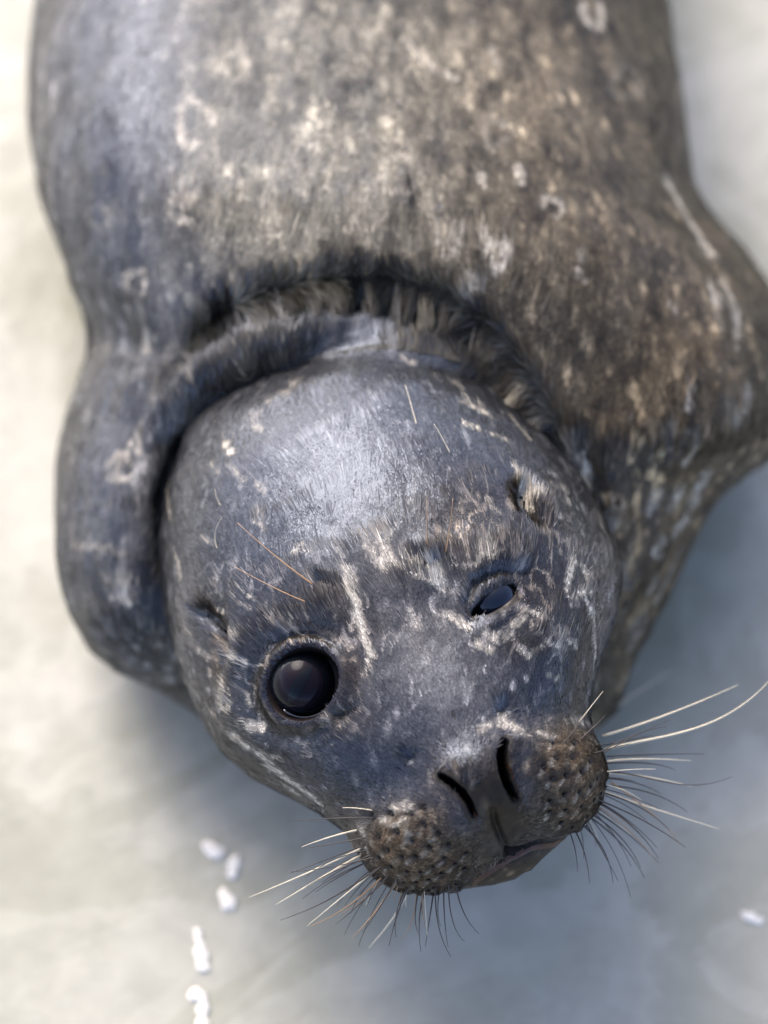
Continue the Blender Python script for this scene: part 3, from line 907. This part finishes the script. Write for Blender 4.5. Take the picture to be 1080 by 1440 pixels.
def hair_mesh(name, path, r0, r1, sides=6, power=1.0, wav=0.0, seed=0):
    n = len(path)
    W = to_world(path)
    tang = np.gradient(W, axis=0)
    tang /= np.linalg.norm(tang, axis=1, keepdims=True)
    v, f = [], []
    ref = AX_B
    rs = np.random.default_rng(seed)
    ph = rs.random() * 6
    for i in range(n):
        t = tang[i]
        u = np.cross(t, ref); u /= np.linalg.norm(u)
        w = np.cross(u, t)
        s = i / (n - 1)
        r = (r0 + (r1 - r0) * s ** power) * S * (1 + wav * math.sin(s * 30 + ph))
        for j in range(sides):
            a = 2 * math.pi * j / sides
            v.append(W[i] + r * (math.cos(a) * u + math.sin(a) * w))
    for i in range(n - 1):
        for j in range(sides):
            f.append((i * sides + j, i * sides + (j + 1) % sides, (i + 1) * sides + (j + 1) % sides, (i + 1) * sides + j))
    f.append(tuple(range(sides))[::-1])
    f.append(tuple(range((n - 1) * sides, n * sides)))
    m = bpy.data.meshes.new(name)
    m.from_pydata([tuple(q) for q in v], [], f)
    m.shade_smooth()
    return m

WH = [  # colour, root radius, points
    ('p', 2.3, [(508, 1166), (465, 1175), (424, 1191)]), ('d', 1.5, [(528, 1175), (475, 1186), (430, 1193)]), ('p', 2.6, [(514, 1190), (440, 1226), (350, 1262)]),
    ('p', 3.0, [(515, 1198), (450, 1235), (388, 1272)]), ('d', 1.7, [(538, 1196), (490, 1213), (452, 1242)]), ('d', 1.6, [(530, 1206), (484, 1226), (444, 1254)]),
    ('d', 1.8, [(545, 1210), (470, 1270), (394, 1294)]), ('p', 2.0, [(540, 1214), (480, 1262), (432, 1302)]), ('d', 1.7, [(553, 1205), (508, 1238), (485, 1273)]), ('t', 1.8, [(548, 1222), (490, 1284), (436, 1302)]),
    ('d', 1.8, [(562, 1214), (520, 1262), (472, 1300)]), ('t', 2.2, [(568, 1222), (535, 1280), (494, 1320)]), ('d', 1.7, [(572, 1212), (538, 1272), (510, 1312)]), ('d', 2.0, [(583, 1232), (560, 1270), (547, 1330)]),
    ('d', 1.6, [(576, 1240), (550, 1284), (557, 1318)]), ('d', 1.6, [(592, 1240), (578, 1290), (588, 1312)]), ('d', 1.8, [(600, 1244), (584, 1290), (592, 1338)]), ('d', 1.8, [(611, 1248), (604, 1290), (598, 1332)]),
    ('d', 1.6, [(613, 1232), (608, 1306), (634, 1345)]), ('d', 1.6, [(624, 1242), (623, 1290), (630, 1332)]), ('d', 1.5, [(631, 1226), (628, 1302), (653, 1324)]), ('d', 1.6, [(640, 1235), (645, 1286), (673, 1313)]),
    ('p', 2.0, [(572, 1258), (552, 1298), (518, 1333)]), ('d', 1.1, [(532, 1150), (490, 1148), (404, 1155)]), ('p', 1.2, [(526, 1140), (500, 1135), (482, 1136)]), ('d', 1.3, [(520, 1184), (470, 1206), (408, 1228)]),
    ('t', 1.2, [(585, 1244), (588, 1290), (566, 1320)]), ('d', 1.2, [(619, 1244), (612, 1285), (620, 1303)]), ('t', 1.3, [(552, 1228), (520, 1262), (480, 1285)]), ('d', 1.2, [(544, 1200), (470, 1222), (410, 1226)]),
    ('p', 2.0, [(838, 1014), (880, 982), (944, 944)]), ('p', 2.9, [(847, 1035), (930, 1012), (1038, 963)]), ('p', 3.0, [(850, 1054), (930, 1032), (1012, 1036), (1084, 955)]),
    ('p', 2.4, [(851, 1071), (900, 1064), (972, 1070)]), ('d', 1.2, [(853, 1064), (920, 1060), (990, 1060)]), ('d', 1.5, [(845, 1074), (920, 1068), (950, 1083)]), ('p', 2.9, [(851, 1087), (900, 1088), (974, 1106)]),
    ('d', 1.5, [(850, 1085), (915, 1086), (960, 1122), (1030, 1092)]), ('d', 1.5, [(848, 1094), (900, 1097), (930, 1117)]), ('d', 1.6, [(842, 1104), (920, 1106), (967, 1142)]), ('p', 2.6, [(848, 1113), (900, 1132), (1012, 1166)]),
    ('d', 1.7, [(838, 1112), (905, 1128), (942, 1168)]), ('d', 1.7, [(824, 1118), (910, 1150), (964, 1192)]), ('d', 1.8, [(834, 1126), (890, 1150), (926, 1207)]), ('d', 1.8, [(832, 1138), (885, 1168), (927, 1214)]),
    ('d', 1.7, [(828, 1148), (880, 1182), (906, 1234)]), ('d', 1.6, [(824, 1140), (878, 1170), (901, 1220)]), ('d', 2.1, [(814, 1155), (858, 1190), (862, 1242)]), ('d', 1.6, [(804, 1160), (826, 1195), (829, 1242)]),
    ('d', 1.4, [(797, 1160), (812, 1192), (812, 1226)]), ('d', 1.7, [(802, 1052), (830, 1028), (852, 1005)]), ('d', 1.7, [(772, 1070), (806, 1030), (826, 1002)]), ('p', 1.3, [(812, 1018), (830, 995), (848, 972)]),
    ('d', 1.5, [(815, 1066), (845, 1055), (886, 1046)]), ('d', 1.4, [(840, 1050), (890, 1040), (918, 1034)]), ('t', 1.3, [(860, 1100), (930, 1150), (955, 1185)]), ('d', 1.2, [(822, 1150), (838, 1168), (838, 1190)]),
]
rw = random.Random(12)
for k in range(34):
    lf = k % 2 == 0
    t = rw.random()
    if lf:
        ang = math.radians(185 - 100 * t)
        p0 = (592 + 62 * math.cos(ang) + rw.uniform(-6, 6), 1192 + 46 * math.sin(ang) + rw.uniform(-4, 4))
    else:
        ang = math.radians(-38 + 112 * t)
        p0 = (797 + 42 * math.cos(ang) + rw.uniform(-5, 5), 1098 + 56 * math.sin(ang) + rw.uniform(-4, 4))
    ln = rw.uniform(45, 135) * (0.7 if 70 < math.degrees(ang) < 120 else 1.0)
    a2 = ang + (0.12 if not lf else -0.12) + rw.uniform(-0.12, 0.12)
    p1 = (p0[0] + 0.55 * ln * math.cos(ang), p0[1] + 0.55 * ln * math.sin(ang))
    p2 = (p0[0] + ln * math.cos(a2), p0[1] + ln * math.sin(a2) + ln * 0.06)
    WH.append((rw.choice('dddtp'), rw.uniform(0.8, 1.3), [p0, p1, p2]))
for i, (c, r, pts) in enumerate(WH):
    w0 = surf(*pts[0])[2] - 3
    n = len(pts) - 1
    dist = math.hypot(pts[-1][0] - pts[0][0], pts[-1][1] - pts[0][1])
    side = 0.28 if len(pts) == 3 else 0.2
    full = [(p[0], p[1], w0 + (10 if 0 < k < n else 0) - side * dist * (k / n) ** 1.5 * (0.6 + 0.5 * random.random())) for k, p in enumerate(pts)]
    m = hair_mesh('whisker', bez(full, 18), r * (0.7 if c == 'p' else 0.8), 0.35, 6, 1.2, 0.06 if c == 'p' else 0.0, i)
    part('whisker', m, {'p': m_wpale, 't': m_wtan, 'd': m_wdark}[c], None, {'p': 'thick pale whisker', 't': 'tan whisker', 'd': None}[c])

m_tear = plain('tear_film', (0.02, 0.02, 0.022), 0.03, 1.0, 1.0)
tp = []
for k in range(26):
    an = math.radians(20 + 110 * k / 25)
    xx, yy = EYE_L[0] + 45 * math.cos(an), EYE_L[1] + 47 * math.sin(an)
    tp.append((xx, yy, surf(*EYE_L)[2] - 45 + math.sqrt(max(52 ** 2 - 46 ** 2, 0)) + 3))
part('tear_film', hair_mesh('tear_film', np.array(tp), 2.4, 1.4, 10), m_tear)

BROW = [('t', 1.5, [(452, 830), (392, 790), (334, 735)], 60), ('t', 1.2, [(442, 851), (395, 834), (330, 797)], 55), ('t', 1.2, [(602, 795), (600, 755), (600, 704)], 50), ('t', 1.3, [(622, 797), (633, 752), (637, 700)], 55),
        ('p', .7, [(587, 602), (579, 572), (570, 541)], 30), ('p', .7, [(634, 640), (622, 614), (610, 596)], 30), ('p', .6, [(312, 714), (304, 702), (302, 688)], 20), ('p', .7, [(309, 778), (294, 752), (312, 728)], 25),
        ('t', .8, [(596, 800), (590, 785), (588, 770)], 15), ('d', .9, [(470, 830), (478, 834), (484, 838)], 8), ('d', .9, [(455, 830), (464, 826), (474, 830)], 8)]
for i, (c, r, pts, lift) in enumerate(BROW):
    full = [(p[0], p[1], surf(*p)[2] + (0, lift * .5, lift)[k] - (2 if k == 0 else 0)) for k, p in enumerate(pts)]
    m = hair_mesh('brow_hair', bez(full, 14), r, 0.35, 5)
    part('brow_hair', m, {'p': m_wpale, 't': m_wtan, 'd': m_wdark}[c])

# ------------------------------------------------------------------ fur: individual short hairs laid along the lie of the coat
def make_fur(n_strands, pts_per=3):
    A, B, C = WPOS[T[:, 0]], WPOS[T[:, 1]], WPOS[T[:, 2]]
    area = 0.5 * np.linalg.norm(np.cross(B - A, C - A), axis=1) / S ** 2
    tc = VP[T].mean(axis=1)
    tn = VN[T].mean(axis=1)
    th = headmask_v[T].mean(axis=1)
    dens = np.where(th > 0.5, np.where(tn[:, 2] > 0.05, 1.0, 0.3), 0.36)
    trd, rld = tube(*tc.T, TRENCH), tube(*tc.T, ROLL)
    collf = (th < 0.5) & (trd < 26) & (rld > 10)
    dens = np.where(collf, 1.3, dens)
    dens = dens * np.where(tn[:, 2] > -0.15, 1, 0.12)
    dens = dens * np.where(tc[:, 1] > -250, 1, 0)
    hh = tc[:, 2] - ground_w(tc[:, 1])
    dens = dens * (hh > 25)
    p = area * dens
    p /= p.sum()
    k = rng.choice(len(T), n_strands, p=p)
    u, v = rng.random(n_strands), rng.random(n_strands)
    fl = u + v > 1
    u[fl], v[fl] = 1 - u[fl], 1 - v[fl]
    bc = np.stack([1 - u - v, u, v], -1)
    tv = T[k]
    Pd = (VP[tv] * bc[..., None]).sum(1)
    Pw = (WPOS[tv] * bc[..., None]).sum(1)
    N = (WN[tv] * bc[..., None]).sum(1)
    N /= np.linalg.norm(N, axis=1, keepdims=True)
    hm = (headmask_v[tv] * bc).sum(1)
    x, y = Pd[:, 0], Pd[:, 1]
    isf = hm > 0.5
    keep = np.ones(n_strands, bool)
    keep &= ~(isf & (eye_l_r(x, y) < 52)) & ~(isf & (eye_r_open(x, y)[0] > -2))
    nw = inside_poly(x, y, NOSE_POLY)
    lw = inside_poly(x, y, LIP_POLY)
    keep &= ~(isf & (nw > rng.random(n_strands) * 16 - 3)) & ~(isf & (lw > -4))
    _, ue, ve = eye_r_open(x, y)
    keep &= ~(isf & (np.abs(ve - 14) < 6) & (np.abs(ue - 6) < 28))
    for pts, d in ((NOSTRIL_L, 11), (NOSTRIL_R, 9.5), (EAR_L, 5), (EAR_R, 6), (MOUTH, 8), (PHILTRUM, 12)):
        dd, _ = seg_dist(x, y, pts)
        keep &= ~(isf & (dd < d))
    for q in PITS:
        keep &= ~(isf & (np.hypot(x - q[0], y - q[1]) < 5.6))
    Pd, Pw, N, hm, isf = Pd[keep], Pw[keep], N[keep], hm[keep], isf[keep]
    x, y = Pd[:, 0], Pd[:, 1]
    n = len(Pd)
    # lie of the coat
    nose3 = to_world(np.array([672.0, 1120.0, 60.0]))
    away = Pw - nose3
    away /= np.linalg.norm(away, axis=1, keepdims=True)
    back = np.tile(AX_U * 0.95 + AX_R * 0.04 - AX_B * 0.1, (n, 1))
    fw = (hm * sstep(620, 760, 0.4113 * x + 0.9115 * y))[:, None]
    flow = away * fw + back * (1 - fw)
    # hair grows away from the inner eye corners and around the eyes
    for e, s in ((EYE_L, 1.3), (EYE_R, 0.7)):
        e3 = to_world(surf(*e))
        r = Pw - e3
        dd = np.linalg.norm(r, axis=1, keepdims=True)
        flow = flow + s * (r / np.maximum(dd, 1e-6)) * np.exp(-(dd / (64 * S)) ** 2) * hm[:, None]
    # pads: hair points outwards and down
    swirl = np.stack([fbm(Pd / 60.0, 41 + q, 2) - 0.5 for q in range(3)], -1) * 0.7
    flow = flow + swirl @ np.stack([AX_R, -AX_U, AX_B]) + rng.normal(0, 0.10, (n, 3))
    flow -= (flow * N).sum(1, keepdims=True) * N
    flow /= np.maximum(np.linalg.norm(flow, axis=1, keepdims=True), 1e-9)
    a, b = ab(x, y)
    near = np.hypot((x - 680) / 1.0, (y - 1120) / 1.0)
    L = np.where(isf, 15 + 15 * sstep(60, 330, near), 38.0)
    L = L * (0.7 + 0.6 * rng.random(n))
    lift = np.radians(np.where(isf, 4.5, 6) + rng.normal(0, 2, n))
    de = np.minimum(eye_l_r(x, y) - 53, np.hypot(x - EYE_R[0], y - EYE_R[1]) - 30)
    L = np.where(isf, L * (0.3 + 0.7 * sstep(0, 60, de)), L)
    padm = np.maximum(np.exp(-0.5 * (((x - 592) / 55) ** 2 + ((y - 1195) / 45) ** 2)), np.exp(-0.5 * (((x - 797) / 42) ** 2 + ((y - 1098) / 54) ** 2)))
    L = np.where(isf, L * (1 - 0.62 * sstep(0.15, 0.6, padm)), L)
    # the opened skin fold behind the crown: longer hair standing on end
    _, dh, db = field(*Pd.T, parts=True)
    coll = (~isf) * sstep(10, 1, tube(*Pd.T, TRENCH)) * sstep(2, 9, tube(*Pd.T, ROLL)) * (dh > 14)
    # parted there, the hair leans over the fold in tufts
    tuft = np.floor(np.arctan2(y - 760, x - 520) * 320 / 15.0 + 0.8 * vnoise(Pd / 30.0, 91))
    tj = _hash(tuft.astype(np.int64), tuft.astype(np.int64) * 0, tuft.astype(np.int64) * 0, 5)
    inward = to_world(np.array([520.0, 760.0, -120.0])) - Pw
    inward /= np.linalg.norm(inward, axis=1, keepdims=True)
    lean = inward + AX_B * (0.05 + 0.25 * tj)[:, None] + AX_R * (tj - 0.5)[:, None] * 0.7 + rng.normal(0, 0.07, (n, 3))
    flow = flow * (1 - coll[:, None]) + lean * coll[:, None]
    flow /= np.linalg.norm(flow, axis=1, keepdims=True)
    lift = lift * (1 - 0.5 * coll)
    L = L * (1 + 0.3 * coll * (0.6 + tj))
    side = np.cross(N, flow)
    cv = rng.normal(0, 0.06, n)
    s = np.array([0.0, 0.55, 1.0])
    pos = np.zeros((n, pts_per, 3))
    for j, t in enumerate(s):
        alongl = t * np.cos(lift)
        upl = np.sin(lift) * (t - 0.55 * t * t)
        pos[:, j] = Pw + (L * S)[:, None] * (flow * alongl[:, None] + N * upl[:, None] + side * (cv * t * t)[:, None]) - N * S * 1.0 * (1 - t)
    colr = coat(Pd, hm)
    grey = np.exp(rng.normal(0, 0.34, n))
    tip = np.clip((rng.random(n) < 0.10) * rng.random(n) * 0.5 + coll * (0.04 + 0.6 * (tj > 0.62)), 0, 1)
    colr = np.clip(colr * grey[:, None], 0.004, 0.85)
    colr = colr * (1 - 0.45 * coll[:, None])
    # every hair is a slim tapering blade of three triangles lying on the skin
    roll = rng.normal(0, 0.09, n)
    bl = side * np.cos(roll)[:, None] + N * np.sin(roll)[:, None]
    half = np.where(isf, 0.78, 1.6) * (0.7 + 0.6 * rng.random(n)) * S
    v = np.empty((n, 5, 3))
    v[:, 0] = pos[:, 0] - bl * half[:, None]
    v[:, 1] = pos[:, 0] + bl * half[:, None]
    v[:, 2] = pos[:, 1] - bl * half[:, None] * 0.85
    v[:, 3] = pos[:, 1] + bl * half[:, None] * 0.85
    v[:, 4] = pos[:, 2]
    f = np.arange(n)[:, None] * 5
    tri_ = np.concatenate([f + np.array([0, 1, 3]), f + np.array([0, 3, 2]), f + np.array([2, 3, 4])], 1).reshape(-1)
    hm_ = bpy.data.meshes.new('fur')
    hm_.vertices.add(n * 5)
    hm_.vertices.foreach_set('co', v.astype(np.float32).ravel())
    hm_.loops.add(n * 9)
    hm_.loops.foreach_set('vertex_index', tri_.astype(np.int32))
    hm_.polygons.add(n * 3)
    hm_.polygons.foreach_set('loop_start', np.arange(0, n * 9, 3, dtype=np.int32))
    hm_.update(calc_edges=True)
    hm_.shade_smooth()
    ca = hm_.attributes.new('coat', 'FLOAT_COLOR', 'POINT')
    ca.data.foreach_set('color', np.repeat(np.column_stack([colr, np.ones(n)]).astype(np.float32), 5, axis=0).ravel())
    ta = hm_.attributes.new('tip', 'FLOAT', 'POINT')
    ta.data.foreach_set('value', np.repeat(tip.astype(np.float32), 5))
    # the head and the left flank are wet and sleek, the back has begun to dry
    gloss = np.where(isf, 1.0 - 0.65 * sstep(0.15, 0.6, padm), 0.30 + 0.7 * sstep(260, 130, x + 0.1 * y - 60) )
    gloss = gloss * np.where(isf, 1 - 0.5 * np.clip(blob_sum(Pd, BROWNS), 0, 1), 1)
    gloss = np.where(isf, gloss, np.maximum(gloss, 0.9 * sstep(8, 0, tube(*Pd.T, ROLL))))
    gloss = np.maximum(gloss, np.exp(-0.5 * (((x - 300) / 90) ** 2 + ((y - 420) / 70) ** 2)))
    ga = hm_.attributes.new('gloss', 'FLOAT', 'POINT')
    ga.data.foreach_set('value', np.repeat(gloss.astype(np.float32), 5))
    la = hm_.attributes.new('along', 'FLOAT', 'POINT')
    la.data.foreach_set('value', np.tile(np.array([0, 0, .55, .55, 1], np.float32), n))
    hm_.materials.append(m_fur)
    o = part('fur', hm_, None)
    o['kind'] = 'stuff'
    return o

fur = make_fur(480000)

# bristly fringe where the coat parts over the fold behind the crown
def make_fringe():
    arc = densify([(240, 540), (262, 500), (312, 456), (370, 421), (450, 399), (530, 396), (610, 412), (680, 450), (738, 508), (762, 556)], 1.0)
    arc = np.array(arc)
    n = len(arc)
    rt, tp_, tips, cols = [], [], [], []
    tcl = 0.0
    fr_ = np.random.default_rng(3)
    while tcl < n - 1:
        k0 = int(tcl)
        wid = fr_.uniform(7, 15)
        fade = min(1.0, 0.35 + 2.2 * min(k0, n - 1 - k0) / n)
        c = arc[k0]
        dv = np.array([530.0, 720.0]) - c
        dv /= np.linalg.norm(dv)
        dv = dv + fr_.normal(0, 0.16, 2)
        ln = fr_.uniform(28, 46) * fade
        tipc = c + dv * ln
        pale = fr_.random() < 0.75
        for h in range(16):
            k1 = int(np.clip(k0 + fr_.normal(0, wid * 0.75), 0, n - 1))
            root = arc[k1] - dv * fr_.uniform(-4, 10)
            end = tipc + fr_.normal(0, 2.6, 2) + dv * fr_.normal(0, 6)
            rt.append(root); tp_.append(end)
            tips.append(fr_.uniform(0.5, 1.0) if pale and h > 6 else fr_.uniform(0, 0.15))
            cols.append(fr_.uniform(0.010, 0.032))
        tcl += wid
    rt, tp_ = np.array(rt), np.array(tp_)
    w0, w1 = top_w(rt), top_w(tp_)
    ok = ~np.isnan(w0) & ~np.isnan(w1)
    rt, tp_, w0, w1 = rt[ok], tp_[ok], w0[ok], w1[ok]
    tips, cols = np.array(tips)[ok], np.array(cols)[ok]
    m = len(rt)
    w1 = np.maximum(w1 + 6, w0 - 26)
    a_, c_ = np.column_stack([rt, w0 - 1]), np.column_stack([tp_, w1])
    b_ = (a_ + c_) / 2 + np.array([0, 0, 7.0])
    A, B, C_ = to_world(a_), to_world(b_), to_world(c_)
    sd = np.cross(C_ - A, AX_B)
    sd /= np.linalg.norm(sd, axis=1, keepdims=True)
    hw = 1.5 * S
    v = np.empty((m, 5, 3))
    v[:, 0], v[:, 1] = A - sd * hw, A + sd * hw
    v[:, 2], v[:, 3] = B - sd * hw * .85, B + sd * hw * .85
    v[:, 4] = C_
    f = np.arange(m)[:, None] * 5
    t_ = np.concatenate([f + np.array([0, 1, 3]), f + np.array([0, 3, 2]), f + np.array([2, 3, 4])], 0).tolist()
    me_ = bpy.data.meshes.new('fold_bristles')
    me_.from_pydata(v.reshape(-1, 3).tolist(), [], t_)
    me_.shade_smooth()
    cc = np.stack([cols * 1.15, cols, cols * 0.75, np.ones(m)], -1)
    me_.attributes.new('coat', 'FLOAT_COLOR', 'POINT').data.foreach_set('color', np.repeat(cc.astype(np.float32), 5, axis=0).ravel())
    me_.attributes.new('tip', 'FLOAT', 'POINT').data.foreach_set('value', np.repeat(tips.astype(np.float32), 5))
    me_.attributes.new('gloss', 'FLOAT', 'POINT').data.foreach_set('value', np.full(m * 5, 0.5, np.float32))
    me_.attributes.new('along', 'FLOAT', 'POINT').data.foreach_set('value', np.tile(np.array([0, 0, .55, .55, 1], np.float32), m))
    o = part('fold_bristles', me_, m_fur)
    o['kind'] = 'stuff'

make_fringe()

# ------------------------------------------------------------------ ground and what lies on it
def ground_point(x, y, up=0.0):
    p = to_world(np.array([x, y, float(ground_w(y))]))
    p[2] = up
    return p

gm = bpy.data.meshes.new('ground')
gb = bmesh.new()
bmesh.ops.create_grid(gb, x_segments=40, y_segments=40, size=60.0)
gb.to_mesh(gm)
gb.free()
m_ground, nt, b = new_mat('wet_concrete')
N_ = nt.nodes
Lk = nt.links.new
tc = N_.new('ShaderNodeTexCoord')
def noise(scale, detail, rough=0.5, dist=0.0):
    n = N_.new('ShaderNodeTexNoise')
    n.inputs['Scale'].default_value = scale
    n.inputs['Detail'].default_value = detail
    n.inputs['Roughness'].default_value = rough
    n.inputs['Distortion'].default_value = dist
    Lk(tc.outputs['Object'], n.inputs['Vector'])
    return n
def ramp(src, stops):
    r = N_.new('ShaderNodeValToRGB')
    while len(r.color_ramp.elements) < len(stops):
        r.color_ramp.elements.new(0.5)
    for e, (p, c) in zip(r.color_ramp.elements, stops):
        e.position = p
        e.color = (*c, 1) if len(c) == 3 else c
    Lk(src, r.inputs['Fac'])
    return r
nb = noise(8.0, 4, 0.5, 0.4)
nf = noise(60, 6, 0.6)
ns = noise(500, 3, 0.6)
colr = ramp(nb.outputs['Fac'], [(0.32, tuple(lin(160, 157, 140))), (0.5, tuple(lin(167, 164, 149))), (0.66, tuple(lin(173, 170, 157)))])
fr = ramp(nf.outputs['Fac'], [(0.3, (0.86, 0.86, 0.85)), (0.7, (1.06, 1.06, 1.06))])
mx = N_.new('ShaderNodeMix'); mx.data_type = 'RGBA'; mx.blend_type = 'MULTIPLY'
mx.inputs['Factor'].default_value = 1
Lk(colr.outputs['Color'], mx.inputs['A']); Lk(fr.outputs['Color'], mx.inputs['B'])
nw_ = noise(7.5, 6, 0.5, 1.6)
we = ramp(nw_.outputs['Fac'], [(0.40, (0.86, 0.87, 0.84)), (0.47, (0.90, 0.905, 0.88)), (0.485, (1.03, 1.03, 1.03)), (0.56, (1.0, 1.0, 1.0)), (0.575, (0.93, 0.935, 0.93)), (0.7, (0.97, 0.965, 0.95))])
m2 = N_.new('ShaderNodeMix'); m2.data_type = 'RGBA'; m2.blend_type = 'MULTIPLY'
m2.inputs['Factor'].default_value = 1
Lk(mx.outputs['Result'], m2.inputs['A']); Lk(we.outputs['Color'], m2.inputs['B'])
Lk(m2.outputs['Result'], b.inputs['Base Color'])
rr = ramp(nb.outputs['Fac'], [(0.35, (0.16,) * 3), (0.62, (0.42,) * 3)])
Lk(rr.outputs['Color'], b.inputs['Roughness'])
bp = N_.new('ShaderNodeBump'); bp.inputs['Strength'].default_value = 0.25; bp.inputs['Distance'].default_value = 0.002
Lk(nf.outputs['Fac'], bp.inputs['Height']); Lk(bp.outputs['Normal'], b.inputs['Normal'])
gm.materials.append(m_ground)
ground = bpy.data.objects.new('ground', gm)
COL.objects.link(ground)
ground['kind'] = 'structure'

m_glint = plain('white_glint', tuple(lin(232, 225, 212)), 0.9, 0.05, 0, 0.15, 600)  # bright glints of the water film, built as solid white pieces
GLINTS = [  # path on the ground, half width, label
    ([(292, 1190), (304, 1199)], 9, 'small white flake on wet ground left of the whiskers, uppermost of the broken row'),
    ([(331, 1212), (330, 1228)], 8, 'upright white flake, second from the top of the broken row left of the whiskers'),
    ([(312, 1258), (322, 1272)], 8, 'white flake in the broken row left of the whiskers, third from the top'),
    ([(277, 1312), (284, 1335), (288, 1362)], 8, 'longest white flake of the broken row on the wet ground at lower left'),
    ([(272, 1396), (285, 1406)], 9, 'small slanted white flake below the longest flake of the row'),
    ([(283, 1418), (287, 1450)], 8, 'white flake at the bottom edge of the photo, lowest of the broken row'),
    ([(1048, 1288), (1068, 1294)], 7, 'single white flake alone on the ground at the lower right'),
]
for i, (pts, r, lab) in enumerate(GLINTS):
    fb = bmesh.new()
    for p in densify(pts, 5):
        p = (p[0] + random.uniform(-3.5, 3.5), p[1] + random.uniform(-2, 2))
        r_ = r * random.uniform(0.55, 1.1)
        g = ground_point(*p, 0.0006)
        bmesh.ops.create_icosphere(fb, subdivisions=2, radius=1.0)
        new = fb.verts[-42:] if False else [v for v in fb.verts if v.tag is False]
        for v in new:
            v.tag = True
            k = 1 + 1.3 * (vnoise(np.array([[v.co.x * 1.9 + i * 9 + p[0] * .2, v.co.y * 1.9 + p[1] * .2, v.co.z]]), 5)[0] - 0.5)
            v.co = Vector((g[0] + v.co.x * r_ * S * 1.15 * k, g[1] + v.co.y * r_ * S * 1.15 * k, max(0.0002, g[2] + v.co.z * 0.00035 * k)))
    fm = bpy.data.meshes.new('glint')
    fb.to_mesh(fm); fb.free()
    fm.shade_smooth()
    fm.materials.append(m_glint)
    fo = bpy.data.objects.new('glint', fm)
    COL.objects.link(fo)
    c = Vector(ground_point(*pts[0]))
    fm.transform(__import__('mathutils').Matrix.Translation(-c))
    fo.location = c
    fo['label'] = lab
    fo['category'] = 'glint'
    fo['group'] = 'white glints on the wet ground'
